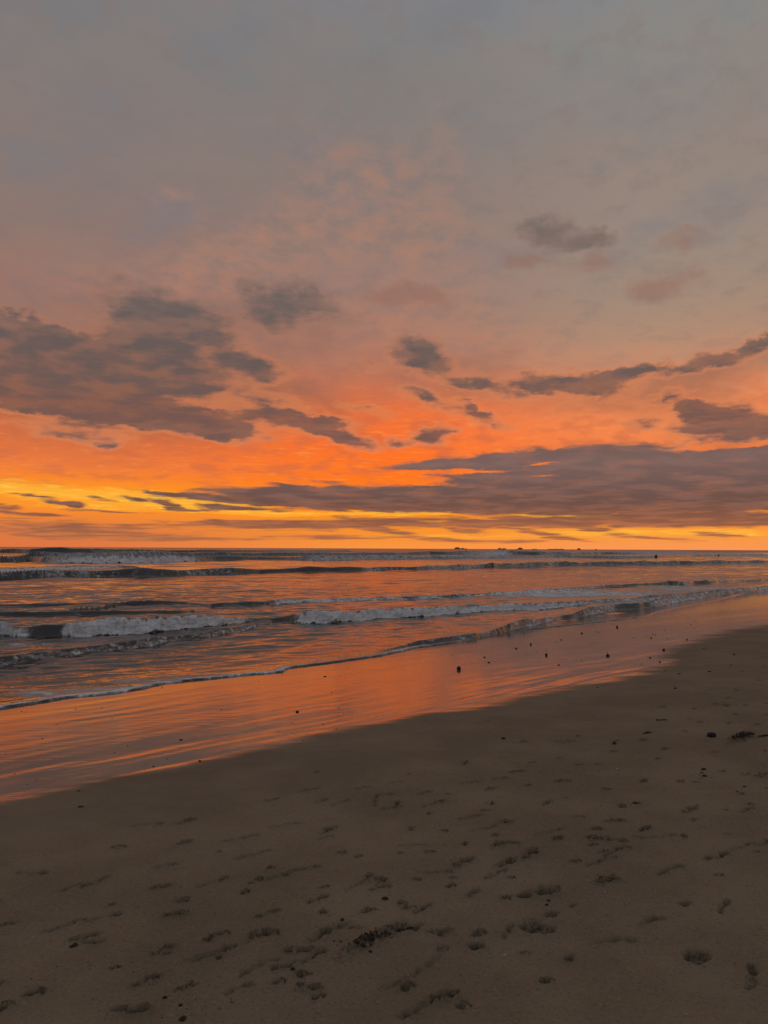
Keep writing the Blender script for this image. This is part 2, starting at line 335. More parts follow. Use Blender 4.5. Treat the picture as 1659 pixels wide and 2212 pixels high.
s.put(p.inputs['Coat Weight'], wet)
p.inputs['Coat IOR'].default_value = 3.0
s.put(p.inputs['Coat Roughness'], s.step(film, 0.3, 0.7, t0=0.05, t1=0.11))

# sea water with its foam
m_sea, s, p = new_mat("sea_water")
pos = position(s)
foam = s.attr('foam'); lace = s.attr('lace'); chop = s.attr('chop')
n1 = s.noise(s.mapping(pos, rot=(0, 0, -0.55), scale=(1, 1.9, 3.5)), 2.4, 6.0, 0.66, dist=0.6)
n2 = s.noise(s.mapping(pos, rot=(0, 0, -0.55), scale=(1, 1.2, 2.5)), 8.0, 5.0, 0.65)
vor = s.n.new('ShaderNodeTexVoronoi'); vor.feature = 'DISTANCE_TO_EDGE'; vor.inputs['Scale'].default_value = 2.6
wob = s.n.new('ShaderNodeVectorMath'); wob.operation = 'MULTIPLY_ADD'
s.put(wob.inputs[0], s.noise(pos, 1.8, 4.0, 0.6, color=True)); wob.inputs[1].default_value = (0.9, 0.9, 0.9); s.put(wob.inputs[2], s.mapping(pos, rot=(0, 0, -0.55), scale=(0.7, 1.5, 1)))
s.put(vor.inputs['Vector'], wob.outputs[0])
cells = s.step(vor.outputs['Distance'], 0.16, 0.02)
solid = s.step(s.add(foam, s.mul(s.sub(s.add(s.mul(n1, 0.6), s.mul(n2, 0.4)), 0.5), 1.3)), 0.38, 0.66)
net = s.mul(s.step(s.add(lace, s.mul(s.sub(n1, 0.5), 1.6)), 0.40, 0.75), s.m('MAXIMUM', cells, s.step(n2, 0.55, 0.68)))
n0 = s.noise(s.mapping(pos, rot=(0, 0, -0.45), scale=(1, 2.4, 1)), 0.85, 6.0, 0.68, dist=0.8)
net2 = s.step(s.add(lace, s.mul(s.sub(n0, 0.5), 2.4)), 0.42, 0.95)
F = s.m('MAXIMUM', solid, s.m('MAXIMUM', s.mul(net, 0.85), s.mul(net2, 0.95)))
tone = s.mix(s.step(s.add(s.mul(n2, 0.5), s.mul(n1, 0.5)), 0.36, 0.62), (0.50, 0.50, 0.50), (0.88, 0.88, 0.87))
s.put(p.inputs['Base Color'], s.mix(F, (0.026, 0.022, 0.019), tone))
s.put(p.inputs['Roughness'], s.mix(F, s.step(chop, 0.0, 1.0, t0=0.02, t1=0.26), (0.9, 0.9, 0.9)))
p.inputs['IOR'].default_value = 1.45
s.put(p.inputs['Specular IOR Level'], s.step(F, 0.0, 1.0, t0=0.85, t1=0.2))
rip = s.noise(s.mapping(pos, rot=(0, 0, -0.35), scale=(1, 2.2, 1)), 5.5, 2.0, 0.5, dist=0.4)
rip2 = s.noise(s.mapping(pos, rot=(0, 0, -0.2), scale=(1, 2.8, 1)), 1.5, 2.0, 0.5, dist=0.3)
hgt = s.add(s.mul(rip, s.step(chop, 0, 1, t0=0.004, t1=0.004)), s.mul(rip2, s.step(chop, 0, 1, t0=0.006, t1=0.02)))
hgt = s.add(hgt, s.mul(s.mul(n2, F), 0.03))
s.put(p.inputs['Normal'], bump(s, hgt, 1.0, 1.0))

def plain(name, c0, c1, scale, rough=0.8, spec=0.3, bumpd=0.004):
    m, s, p = new_mat(name)
    co = s.n.new('ShaderNodeTexCoord').outputs['Object']
    n = s.noise(co, scale, 5.0, 0.6)
    s.put(p.inputs['Base Color'], s.mix(s.step(n, 0.35, 0.65), c0, c1))
    p.inputs['Roughness'].default_value = rough; p.inputs['Specular IOR Level'].default_value = spec
    s.put(p.inputs['Normal'], bump(s, n, 0.6, bumpd))
    return m
m_stone = plain("dark_stone", (0.016, 0.015, 0.015), (0.040, 0.037, 0.034), 40, 0.7, 0.25)
m_clod = plain("wet_sand_clod", (0.030, 0.022, 0.017), (0.075, 0.056, 0.043), 60, 0.95, 0.1)
m_weed = plain("dark_weed", (0.014, 0.011, 0.008), (0.040, 0.028, 0.018), 50, 0.8, 0.2)
m_wood = plain("driftwood", (0.030, 0.022, 0.016), (0.060, 0.045, 0.033), 60, 0.85, 0.15)
m_shell = plain("shell", (0.55, 0.52, 0.48), (0.75, 0.72, 0.68), 80, 0.5, 0.4)
m_islet = plain("reef_rock_hazed", (0.20, 0.14, 0.10), (0.32, 0.23, 0.17), 0.2, 0.95, 0.1, 0.3)  # paler, warmer than bare rock: distance haze mixed into the colour

# ------------------------------------------------------------------ the beach
# footprints and scuffs: (X, Y, kind, size)   k: paw, f: foot, d: dent, s: scuff line
MARKS = [
 # lower left
 (180,2030,'f',1.2),(215,1985,'s',1.2),(130,2005,'s',1.5),(345,1917,'f',1.25),(375,1978,'f',.8),(395,1943,'k',1),(455,1905,'s',1),(530,1925,'k',1),(590,1895,'s',1.0),(483,2015,'k',1),(583,2017,'k',1.4),(593,1968,'k',.9),
 (560,1898,'k',1),(640,1880,'s',.9),(350,2055,'f',.9),(248,2091,'k',.9),(315,2120,'f',.9),(75,2148,'k',1.2),(10,2178,'k',1.2),(280,2185,'f',1.2),(255,1830,'f',.9),(60,1885,'s',1),(15,1998,'f',.8),(150,1920,'s',1),(200,1910,'s',1),
 (400,1775,'f',.9),(310,1780,'s',1),(475,1840,'k',.9),(350,1872,'s',.9),(515,1812,'s',1),(540,1848,'s',1),(610,1783,'s',.9),(585,1728,'f',.9),(660,1708,'s',1.2),(690,1732,'s',1.0),(730,1735,'s',1),(705,1795,'f',1.1),(740,1842,'d',1),(775,1850,'k',1.1),
 (800,1893,'k',.9),(700,1917,'k',1.1),(820,1920,'f',.9),(795,1968,'k',1.2),(705,2013,'k',1.4),(645,2055,'f',1.2),(610,2090,'f',1),(655,2105,'k',1.0),(870,1953,'k',1.0),(880,2010,'f',1.4),(780,1703,'s',1.0),(810,1730,'s',1),
 # middle / right, from the lower right enlargement
 (887,1960,'k',1.3),(945,2015,'f',1.0),(930,1840,'k',.9),(1005,1821,'k',.9),(1000,1866,'f',1.1),(1095,1866,'f',1.3),(1145,1848,'f',1.5),(1110,1822,'k',1.2),(1055,1897,'k',.9),(1020,1932,'f',1.1),(1095,1940,'k',1.1),(1160,1932,'f',1.6),(1190,1976,'d',1.5),(1158,2003,'d',2.1),
 (1030,2046,'d',1.2),(1035,2015,'k',1.1),(1095,2015,'s',.7),(1312,1905,'f',1.4),(1505,2065,'d',1.9),(1245,1860,'k',1),(1290,1860,'s',1.4),(1320,1842,'s',1.2),(1210,1812,'k',1.1),(1275,1808,'k',1.0),(1318,1813,'k',1.1),(1255,1765,'k',1.1),(1290,1790,'k',1.0),(1325,1775,'f',1.0),
 (1375,1736,'k',1.3),(1345,1742,'k',1.0),(1410,1808,'s',1.2),(1490,1750,'f',1.3),(1500,1770,'k',1.1),(1530,1855,'d',1.1),(960,1793,'k',1.1),(888,1788,'k',1.1),(885,1826,'s',1),(1095,1776,'d',.9),(1070,1782,'s',1),(1028,1792,'s',.9),(1050,1750,'k',1.0),(1065,1735,'k',1.0),
 (970,1714,'k',.9),(915,1713,'s',.9),(1060,1705,'f',.9),(1075,1682,'s',1),(1115,1667,'f',1),(1215,1688,'f',1.1),(1140,1697,'d',.9),(1250,1653,'d',.9),(1210,1639,'k',1),(1150,1647,'k',1),(1290,1651,'d',.9),(1325,1623,'d',1.1),(1390,1686,'d',1.1),(1435,1618,'d',1.0),(1545,1625,'d',1.0),(1310,1705,'d',.9),
 (1470,1687,'d',.9),(1505,1690,'d',.9),(1610,1672,'d',1),(1650,1676,'f',1.2),(1600,1715,'k',1),(1620,1738,'k',1.1),(1610,1750,'s',1),(1490,1552,'d',.9),(1510,1560,'d',.9),(1572,1563,'d',1),(1635,1566,'d',1),(1590,1543,'k',.9),(1570,1523,'f',1),(1610,1523,'d',1),(1575,1508,'s',.8),(1635,1492,'d',.9),(1530,1492,'s',1.2),
 (1430,1526,'d',.9),(1330,1600,'d',.9),(1390,1598,'d',.9),(1480,1580,'d',.9),(1120,1603,'s',.9),(1215,1602,'s',.9),(1250,1590,'d',.8),(850,1690,'s',.8),(1010,1690,'s',.8),(1180,1800,'s',1),(1440,1880,'s',1),(1570,1800,'k',.8),(1600,1830,'s',.9),(1640,1840,'k',.9),(1480,1955,'d',.7),(1400,1990,'s',.8),
 (900,2100,'s',2.2),(880,2130,'k',1),(960,2155,'f',1),(1000,2170,'k',.9),(1180,2120,'k',.9),(900,2180,'s',1.0),(1230,2070,'d',.9),(1560,1960,'s',.8),(1625,2115,'s',1),(1040,1560,'s',1),(1420,1640,'d',.8),(1180,1735,'s',.9),(930,1755,'k',.8),(1010,1765,'s',.8),(840,1745,'s',.7),
 # tracks running on into the distance
 (1500,1530,'d',1),(1545,1520,'d',1),(1590,1490,'d',1),(1640,1470,'d',1),(1600,1450,'d',.9),(1650,1440,'d',.9),(1655,1520,'d',1),(1655,1545,'d',1),(1690,1500,'d',1),(1700,1560,'d',1),(1710,1620,'k',1.1),(1700,1700,'f',1.2),(1690,1780,'k',1.1),(1720,1880,'d',1.2),(-40,1960,'f',1.0),(-60,2060,'k',1.1),(-30,2140,'f',1.0),
]
HEAPS = [(803, 2030, 0.30, 0.060, 0.016), (1600, 1593, 0.42, 0.10, 0.022), (860, 2010, 0.10, 0.04, 0.008)]

def beach_height(X, Y):
    s_ = shore(X, Y); e_wet = wet_d(X, Y); e_wat = water_d(X, Y)
    u, w = X * TAN[0] + Y * TAN[1], -(X * NRM[0] + Y * NRM[1])
    z = SLOPE * s_
    # sea bed keeps falling, far shore behind us rises into a low bank
    z = np.where(s_ < -12, SLOPE * -12 + (s_ + 12) * 0.03, z)
    z = np.maximum(z, -6.0)
    z = np.where(s_ > 22, SLOPE * 22 + (s_ - 22) * 0.02, z)
    near = 1 - sstep(25, 60, np.hypot(X, Y))
    dryk = sstep(0.25, -0.9, e_wet)
    wetk = sstep(-0.3, 0.4, e_wet)
    ang = 0.12
    ur, wr = u * math.cos(ang) - w * math.sin(ang), u * math.sin(ang) + w * math.cos(ang)
    # long low ripples lying along the shore in the wet band
    bw = 0.5 * perlin(ur / 1.7, wr / 0.9, 10)
    band = 0.0105 * (1 - 0.85 * sstep(12, 26, np.hypot(X, Y))) * perlin(ur / 2.4, wr / 0.46 + bw, 11) + 0.0075 * (1 - sstep(9, 17, np.hypot(X, Y))) * perlin(ur / 0.9 + 4, wr / 0.20 + bw, 12) + 0.013 * perlin(ur / 6.0, wr / 1.3, 13)
    fade = sstep(0.0, 0.5, e_wat * -1.0) * 0.85 + 0.15
    z = z + wetk * band * fade * (0.24 + 0.76 * sstep(1.9, 0.2, e_wet / np.clip(np.hypot(X, Y) / 9.0, .7, 2)))
    # wind and foot worn sand
    z = z + dryk * near * (0.010 * fbmn(X / 0.9, Y / 0.9, 3, 21) + 0.0040 * fbmn(X / 0.10, Y / 0.10, 3, 25, .6) * sstep(-0.2, 0.5, perlin(X / 1.1, Y / 1.1, 27) + 0.35 * sstep(4.5, 2.8, Y)))
    return z, e_wet, e_wat, dryk, near

def stamp(Z, churn_shade, X, Y, mark):
    px, py, kind, sz = mark; sz *= random.uniform(0.44, 0.72); fresh = random.random()
    c = on_sand(px, py); R = np.hypot(*c)
    rad = {'k': 0.11, 'f': 0.24, 'd': 0.16, 's': 0.34}[kind] * sz
    sel = np.nonzero((np.abs(X - c[0]) < rad) & (np.abs(Y - c[1]) < rad))
    if not len(sel[0]): return
    x = X[sel] - c[0]; y = Y[sel] - c[1]
    a = math.atan2(TAN[1], TAN[0]) + random.gauss(-0.25, 0.32)
    u = x * math.cos(a) + y * math.sin(a); w = -x * math.sin(a) + y * math.cos(a)
    j = perlin(x * 16 + px, y * 16 + py, 31); j2 = perlin(x * 34 + px, y * 34 + py, 32)
    u = u + 0.022 * j + 0.010 * j2; w = w + 0.018 * j - 0.009 * j2
    def pit(cu, cw, au, aw, depth, rim=0.3):
        r = np.sqrt(((u - cu) / au) ** 2 + ((w - cw) / aw) ** 2)
        return -depth * sstep(1.03, 0.66, r) + depth * rim * np.exp(-((r - 1.22) / 0.2) ** 2)
    d = 0
    far = 1.0 + 1.1 * min(1, max(0, (R - 5) / 8))
    if kind == 'k':
        d = pit(-0.012, 0, 0.036 * sz, 0.036 * sz, 0.016)
        for t in (-1, -0.35, 0.35, 1): d = d + pit((0.036 - 0.012 * abs(t)) * sz, 0.030 * t * sz, 0.014 * sz, 0.011 * sz, 0.014, 0.2)
    elif kind == 'f':
        d = pit(0.05 * sz, 0, 0.065 * sz, 0.040 * sz, 0.020, 0.45) + pit(-0.06 * sz, 0.005, 0.040 * sz, 0.030 * sz, 0.019, 0.4) + pit(0, -0.006, 0.06 * sz, 0.022 * sz, 0.007, 0)
        for t in range(5): d = d + pit((0.122 - 0.006 * t * t / 2) * sz, (0.028 - 0.014 * t) * sz, 0.011, 0.008, 0.008, 0.2)
    elif kind == 'd':
        d = pit(0, 0, 0.060 * sz, 0.046 * sz, 0.020, 0.28)
    else:
        L = 0.15 * sz * random.uniform(0.8, 1.4); bend = random.uniform(-1.5, 1.5)
        r = np.abs(w - bend * u * u) / 0.018; k = sstep(1.05, 0.55, np.abs(u) / L)
        d = k * (-0.008 * sstep(1.1, 0.4, r) + 0.004 * np.exp(-((r - 1.5) / 0.4) ** 2))
        d = d + pit(L * 0.9, bend * L * L, 0.035, 0.022, 0.011)
    d = d * (0.85 + 0.9 * np.clip(perlin(x * 22 - py, y * 22 + px, 34) + 0.1, -0.5, 0.6))
    crumb = 0.0055 * perlin(x * 55 + py, y * 55 + px, 33)
    Z[sel] += d * far * (1.0 + 0.9 * fresh) + np.where(np.abs(d) > 0.002, crumb, 0)
    churn_shade[sel] = np.maximum(churn_shade[sel], (0.45 + 0.55 * fresh) * sstep(-0.004, -0.0085, d))  # deeper parts go dark: wetter sand plus shade put into the colour

rows = polar_rows([(1.2, 2.4, .010), (2.4, 9, .0019), (9, 24, .0030), (24, 60, .008), (60, 30000, .06)])
cols = polar_cols(0.085, 36.0, 60.0, 1.0)
back = np.radians(np.arange(64, 296.1, 4.0)); cols = np.concatenate([cols, back])
RR, AA = np.meshgrid(rows, cols, indexing='ij')
X = RR * np.sin(AA); Y = RR * np.cos(AA)
Z, e_wet, e_wat, dryk, near = beach_height(X, Y)
churn_shade = np.zeros_like(Z)
for mk in MARKS: stamp(Z, churn_shade, X, Y, mk)
for _ in range(90):                                            # older scuffs half smoothed out, thickest along the walked strip
    t = random.random(); px_ = 300 + 1350 * t + random.gauss(0, 260); py_ = 2080 - 480 * t + random.gauss(0, 120)
    if -80 < px_ < 1740 and py_ < 2260 and wet_d(*on_sand(px_, py_)) < -0.6: stamp(Z, churn_shade, X, Y, (px_, py_, random.choice('kkssdf'), random.uniform(0.55, 0.95)))
for hx, hy, al, aw, hh in HEAPS:
    c = on_sand(hx, hy); x, y = X - c[0], Y - c[1]; sel = (np.abs(x) < 1) & (np.abs(y) < 1)
    u = (x * TAN[0] + y * TAN[1])[sel]; w = (x * NRM[0] + y * NRM[1])[sel]
    r = np.sqrt((u / al) ** 2 + (w / aw) ** 2)
    Z[sel] += hh * np.exp(-r ** 2 * 1.5) * (0.9 + 1.3 * fbmn(x[sel] * 22, y[sel] * 22, 4, 41))
    churn_shade[sel] = np.maximum(churn_shade[sel], sstep(1.1, 0.3, r + 0.4 * perlin(x[sel] * 14, y[sel] * 14, 43)))
u, w = X * TAN[0] + Y * TAN[1], -(X * NRM[0] + Y * NRM[1])
feather = 0.16 * perlin(X / 1.1, Y / 0.16, 51) + 0.10 * perlin(X / 0.45, Y / 0.07, 52) + 0.12 * perlin(X / 2.4, Y / 0.5, 53)
sc = np.clip(np.hypot(X, Y) / 9.0, 0.6, 2.2)
wetA = sstep(-0.03, 0.30, e_wet / sc + feather * 1.05)
dampA = sstep(-1.6, -0.1, e_wet + 0.5 * perlin(X / 1.2, Y / 1.2, 54))
beach = grid_mesh("beach", X, Y, Z, None, {'wet': wetA, 'damp': dampA, 'churn_shade': churn_shade}, m_sand, wrap=True)
beach['kind'] = 'structure'
_sz, _rows, _cols = Z, rows, cols
def sand_z(x, y):
    """height of the finished sand at a point (bilinear in the sheet)"""
    r, a = math.hypot(x, y), math.atan2(x, y)
    i = int(np.clip(np.searchsorted(_rows, r) - 1, 0, len(_rows) - 2)); j = int(np.clip(np.searchsorted(_cols, a) - 1, 0, len(_cols) - 2))
    fr = (r - _rows[i]) / (_rows[i + 1] - _rows[i]); fa = (a - _cols[j]) / (_cols[j + 1] - _cols[j])
    return float((_sz[i, j] * (1 - fr) + _sz[i + 1, j] * fr) * (1 - fa) + (_sz[i, j + 1] * (1 - fr) + _sz[i + 1, j + 1] * fr) * fa)

# ------------------------------------------------------------------ the sea
# each wave: the foot of its face and the top of its crest as seen, how much of it has broken (0..1), and foam lace trailing behind
WAVES = [
 # main breaker
 dict(p=[(-200,1392,1372,.9),(-60,1380,1352,.9),(0,1374,1345,.9),(45,1374,1355,.7),(70,1375,1350,.35),(92,1377,1344,.06),(118,1378,1341.5,.0),(134,1377,1341,.04),(160,1374,1341,.95),(210,1371,1340,1),(350,1365,1333,1),(470,1353,1330,1),(510,1346,1332,.95),(540,1342,1335,.5),(580,1341,1335,.2),(610,1343,1331,.1),(630,1346,1326,.15),(655,1347,1325,.8),(700,1346,1323,1),(829,1335,1314,1),
       (919,1330,1310,1),(1029,1323,1306,.8),(1199,1313,1300,.65),(1279,1304,1296,.52),(1419,1296,1286,.5),(1529,1285,1276,.5),(1659,1273,1266,.6),(1800,1262,1257,.5)], wf=0.75, wb=3.2, lace=.62, lw=2.6),
 # inner wavelet
 dict(p=[(-200,1466,1450,.25),(0,1442,1426,.40),(130,1422,1408,.44),(250,1404,1391,.44),(350,1390,1377,.46),(440,1379,1366,.42),(490,1370,1358,.5),(550,1358,1350,.5),(610,1347,1344,.2),(700,1342,1341,0)], wf=0.8, wb=2.2, lace=.36, lw=.8),
 # bore at the edge of the swash, right of centre
 dict(p=[(800,1414,1413,.2),(894,1394,1386,.40),(1044,1378,1366,.44),(1129,1357,1342,.48),(1199,1341,1333,.5),(1215,1337,1329,.1),(1240,1334,1324,.1),(1264,1331,1318,.48),(1329,1319,1304,.52),(1360,1317,1303,.15),(1400,1314,1301,.2),(1419,1312,1299,.5),(1460,1301,1291,.6),(1560,1286,1280,.45),(1659,1275,1270,.5)], wf=0.7, wb=1.6, lace=.55, lw=1.2),
 # swell behind the breaker
 dict(p=[(150,1320,1312,0),(270,1309,1297,0),(400,1306,1301,0),(432,1308,1305,0),(455,1312,1305,.0),(540,1311,1299,.05),(615,1304,1297,.7),(650,1302,1296,.75),(760,1298,1293,.7),(829,1294,1289,.6),(940,1292,1287,.3),(1060,1287,1281,.65),(1200,1279,1272,.6),(1300,1269,1265,.5),(1400,1266,1260,.2),(1450,1264,1255,.1),(1480,1266,1259,.6),(1500,1263,1256,.1),(1530,1262,1254,.1),(1600,1256,1254,.1),(1659,1254,1251,.1)], wf=1.2, wb=3.5, lace=.55, lw=3.0),
 dict(p=[(-100,1338,1326,0),(0,1332,1322,0),(120,1330,1321,0),(300,1326,1320,0),(420,1322,1319,0)], wf=1.6, wb=2.5, lace=0, lw=1),
 dict(p=[(-100,1316,1308,0),(0,1312,1306,0),(150,1309,1304,0),(320,1305,1302,0)], wf=1.6, wb=2.5, lace=0, lw=1),
 # second line of surf
 dict(p=[(-150,1256,1241,.5),(0,1252,1236,.52),(100,1249,1234,.55),(200,1246,1232,.6),(280,1246,1229,.30),(340,1247,1229,.25),(430,1243,1228,.62),(500,1242,1230,.5),(560,1239,1230,.15),(625,1237,1228,.2),(700,1236,1225,.05),(780,1234,1225,.05),(800,1233,1225,.75),(860,1232,1225,.45),(900,1232,1225,.2),(940,1230,1222,.7),(1049,1226,1219,.7),(1066,1227,1215,.0),(1084,1226,1217,.6),(1179,1223,1215,.55),(1300,1221,1214,.35),(1440,1219,1212,.6),(1520,1218,1212,.1),(1659,1216,1211,.1),(1760,1215,1210,.1)], wf=1.1, wb=4.0, lace=.6, lw=5.0),
 dict(p=[(-150,1240,1231,.7),(0,1236,1228,.7),(120,1232,1225,.7),(250,1227,1222,.6),(300,1226,1223,.1)], wf=1.2, wb=3.0, lace=.5, lw=3),
 # outer surf
 dict(p=[(-150,1216,1200,.3),(0,1214,1200,.15),(60,1213,1200,.35),(120,1216,1199,.75),(180,1217,1198,.95),(300,1216,1198,1),(420,1213,1198,1),(442,1212,1197,.7),(460,1211,1198,.05),(560,1209,1200,.05),(630,1210,1200,.55),(700,1211,1199,.75),(829,1209,1199,.75),(950,1208,1200,.65),(1050,1207,1200,.7),(1120,1206,1199,.6),(1200,1204,1198,.6),(1340,1206,1200,.65),(1420,1205,1199,.5),(1500,1202,1197,.3),(1659,1200,1195,.3)], wf=1.0, wb=4.0, lace=.62, lw=9),
 dict(p=[(-150,1206,1192,.55),(0,1204,1192,.5),(60,1203,1190,.65),(180,1204,1192,.7),(260,1203,1190,.6),(400,1202,1190,.5),(600,1201,1193,.5),(720,1200,1193,.6),(850,1200,1192,.6),(930,1199,1190,.1),(980,1199,1190,.6),(1070,1199,1189,.9),(1100,1199,1186,.85),(1128,1198,1186,.7),(1150,1199,1189,.1),(1170,1200,1190,.1),(1180,1199,1190,.7),(1300,1198,1191,.4),(1380,1198,1192,.1),(1500,1196,1191,.3),(1659,1196,1190,.3)], wf=1.1, wb=5.0, lace=.55, lw=14),
 dict(p=[(-150,1194,1187,.3),(0,1194,1187,.3),(60,1195,1185.5,.1),(120,1195,1185,.0),(180,1195,1185.5,.1),(205,1195,1186,.6),(280,1195,1187,.6),(420,1193,1188,.4),(650,1192,1188.5,.3),(850,1192,1189,.4),(990,1193,1189,.2),(1140,1192,1187,.4),(1300,1192,1189,.4),(1500,1192,1189.5,.3),(1659,1192,1189.5,.3)], wf=1.2, wb=5.0, lace=.4, lw=20),
]
rows = polar_rows([(5.0, 9.0, .0035), (9, 40, .0019), (40, 110, .0022), (110, 450, .0021), (500, 30000, .05)])
cols2 = polar_cols(0.085, 33.0, 62.0, 0.6)
RR, AA = np.meshgrid(rows, cols2, indexing='ij')
X = RR * np.sin(AA); Y = RR * np.cos(AA)
e = water_d(X, Y)
keep = e > -0.5
base_sand = plane_z(X, Y)
u, w = X * TAN[0] + Y * TAN[1], -(X * NRM[0] + Y * NRM[1])
a_ = 0.42                                                   # the chop is turned a little from the shore towards the open sea
uc, wc = X * math.cos(0.45) + Y * math.sin(0.45), -X * math.sin(0.45) + Y * math.cos(0.45)
ext = np.clip(e / 2.6, 0.30, 1.0)
far1 = sstep(15, 60, RR); far2 = sstep(60, 220, RR)
amp = ext * (1 - sstep(400, 900, RR))
calm = 1 - 0.6 * sstep(-2, 0.45, X / (Y + 1.0)) 
bx = 0.35 * perlin(uc / 4.0, wc / 3.0, 57)                  # crests wander instead of running straight
H = amp * calm * (0.090 * perlin(uc / 4.2, wc / 1.7 + bx, 61) + 0.115 * (1 - .7 * sstep(40, 90, RR)) * perlin(uc / 1.9, wc / 0.75 + bx, 62) + 0.090 * (1 - sstep(26, 60, RR)) * perlin(uc / 0.85, wc / 0.33 + bx, 63) + 0.030 * perlin(uc / 0.36, wc / 0.15, 64) * (1 - far1)
    + far1 * (0.24 * perlin(uc / 9, wc / 3.2 + bx, 65) + 0.12 * (1 - .7 * sstep(60, 150, RR)) * perlin(uc / 4, wc / 1.4 + bx, 66)) + far2 * 0.35 * perlin(uc / 40, wc / 12, 67))
foam = np.zeros_like(X); lace = np.zeros_like(X); push = np.zeros_like(X)
for k, wv in enumerate(WAVES):
    pts = []
    for px, yb, yt, fo in wv['p']:
        b = on_sea(px, yb); R = np.hypot(*b)
        pts.append((b[0], b[1], R * (yb - yt) / FPX * (0.88 if k == 0 else 0.82 if k in (8, 9) else 1.0), fo))
    pts = np.array(sorted(pts)); xs = pts[:, 0]
    sl = np.polyfit(xs, pts[:, 1], 1)[0]
    hm = max(0.20, float(pts[:, 2].mean()))
    yc = np.interp(X, xs, pts[:, 1])
    jog = 0.25 * hm * fbmn(X / (3 * hm), Y / (1.2 * hm), 3, 70 + k) + 0.5 * np.clip(Y - yc, -2 * hm, 4 * hm)
    hh = np.interp(X, xs, pts[:, 2], left=0, right=0); ff = np.interp(X + jog, xs, pts[:, 3], left=0, right=0)
    wob_ = hh * (0.55 * perlin(X / (5.0 * hm), Y / (30 * hm), 71 + k) + 0.30 * perlin(X / (2.0 * hm), Y / (9 * hm), 72 + k))
    d = (Y - yc) / math.sqrt(1 + sl ** 2) + wob_
    hv = hh * (1 + 0.40 * perlin(X / (6.0 * hm), Y / (40 * hm), 81 + k) + 0.16 * perlin(X / (2.2 * hm), Y / (12 * hm), 82 + k))
    span = xs[-1] - xs[0]; hh = hh * sstep(0, 0.10, (X - xs[0]) / span) * sstep(0, 0.10, (xs[-1] - X) / span); hv = hv * (hh > 0)
    wf = np.maximum(hh * wv['wf'] * (1.0 if hm < 0.45 else 1.7), 0.02); wb = np.maximum(hh * wv['wb'], 0.05)
    prof = sstep(-0.02, 1.0, d / wf) * np.exp(-np.maximum(0, d - wf) / wb)
    inside = (X > xs[0]) & (X < xs[-1])
    H = np.where(inside, H * (1 - 0.65 * np.clip(prof * 1.3, 0, 1) * sstep(0, .06, hh)) + hv * prof, H)
    torn = 0.45 * fbmn(X / (0.8 * hm), Y / (0.8 * hm), 3, 87 + k)
    on = np.where(inside, sstep(-0.30, 0.0, d / wf + 0.5 * torn) * (1 - 0.75 * sstep(0.60, 1.15, d / wf + torn)) * np.exp(-np.maximum(0, d - 1.15 * wf) / (0.45 * wb)), 0)
    # tumbling lumps on the broken part
    lump = fbmn(X / (1.3 * hm), Y / (1.0 * hm), 4, 91 + k, 0.6)
    H = H + np.where(inside, on * sstep(.4, .9, ff) * hh * 0.36 * lump, 0)
    bub = fbmn(X / (0.55 * hm), Y / (0.55 * hm), 3, 95 + k, 0.6)
    H = H + np.where(inside, on * sstep(.4, .9, ff) * hh * 0.16 * bub, 0)
    push = np.maximum(push, np.where(inside, on * sstep(.4, .9, ff) * hh * (0.35 + 0.7 * lump), 0))
    foam = np.maximum(foam, on * ff * (1.08 if hm < 0.35 else 0.70))
    tail = np.where(inside, sstep(-0.6, 0.2, d / wf) * np.exp(-np.maximum(0, d) / wv['lw']), 0)
    lace = np.maximum(lace, tail * np.minimum(1, ff + 0.25) * wv['lace'])
    apron = np.where(inside, np.exp(-np.maximum(0, -d) / 0.35 / (1 + hh)) * (d < 0), 0)
    lace = np.maximum(lace, apron * ff * 0.42)
# named patches of lace left by earlier waves
for px, py, rx, ry, wt_ in [(1250, 1283, 300, 9, .80), (1500, 1271, 170, 7, .66), (700, 1297, 130, 5, .75), (140, 1492, 170, 12, .60), (350, 1468, 160, 9, .55), (250, 1206, 260, 8, .62), (1000, 1204, 420, 6, .6), (1450, 1197, 260, 6, .7), (1250, 1192, 420, 3, .6),
                             (1100, 1374, 130, 7, .55), (90, 1392, 130, 8, .58), (500, 1366, 110, 5, .6), (950, 1290, 160, 6, .55), (60, 1228, 250, 5, .5), (1330, 1302, 160, 5, .62), (750, 1192, 300, 3, .55), (1560, 1216, 140, 5, .5), (1500, 1245, 160, 6, .42), (250, 1345, 260, 7, .42)]:
    c = on_sea(px, py); R = np.hypot(*c); ax = rx * R / FPX; ay = R * R / CZ * ry / FPX
    rr = np.sqrt(((X - c[0]) / ax) ** 2 + ((Y - c[1] - 0.35 * (X - c[0])) / ay) ** 2)
    lace = np.maximum(lace, wt_ * sstep(1.25, 0.35, rr))
# drifting foam in the shallows and out in the surf zone
lace = np.maximum(lace, 0.34 * sstep(0.0, 0.5, perlin(uc / 5, wc / 1.8, 101)) * sstep(6, 1, e) * sstep(0, .3, e))
lace = np.maximum(lace, 0.30 * sstep(0.05, 0.5, perlin(uc / 16, wc / 5, 102)) * sstep(20, 50, RR) * (1 - sstep(300, 800, RR)))
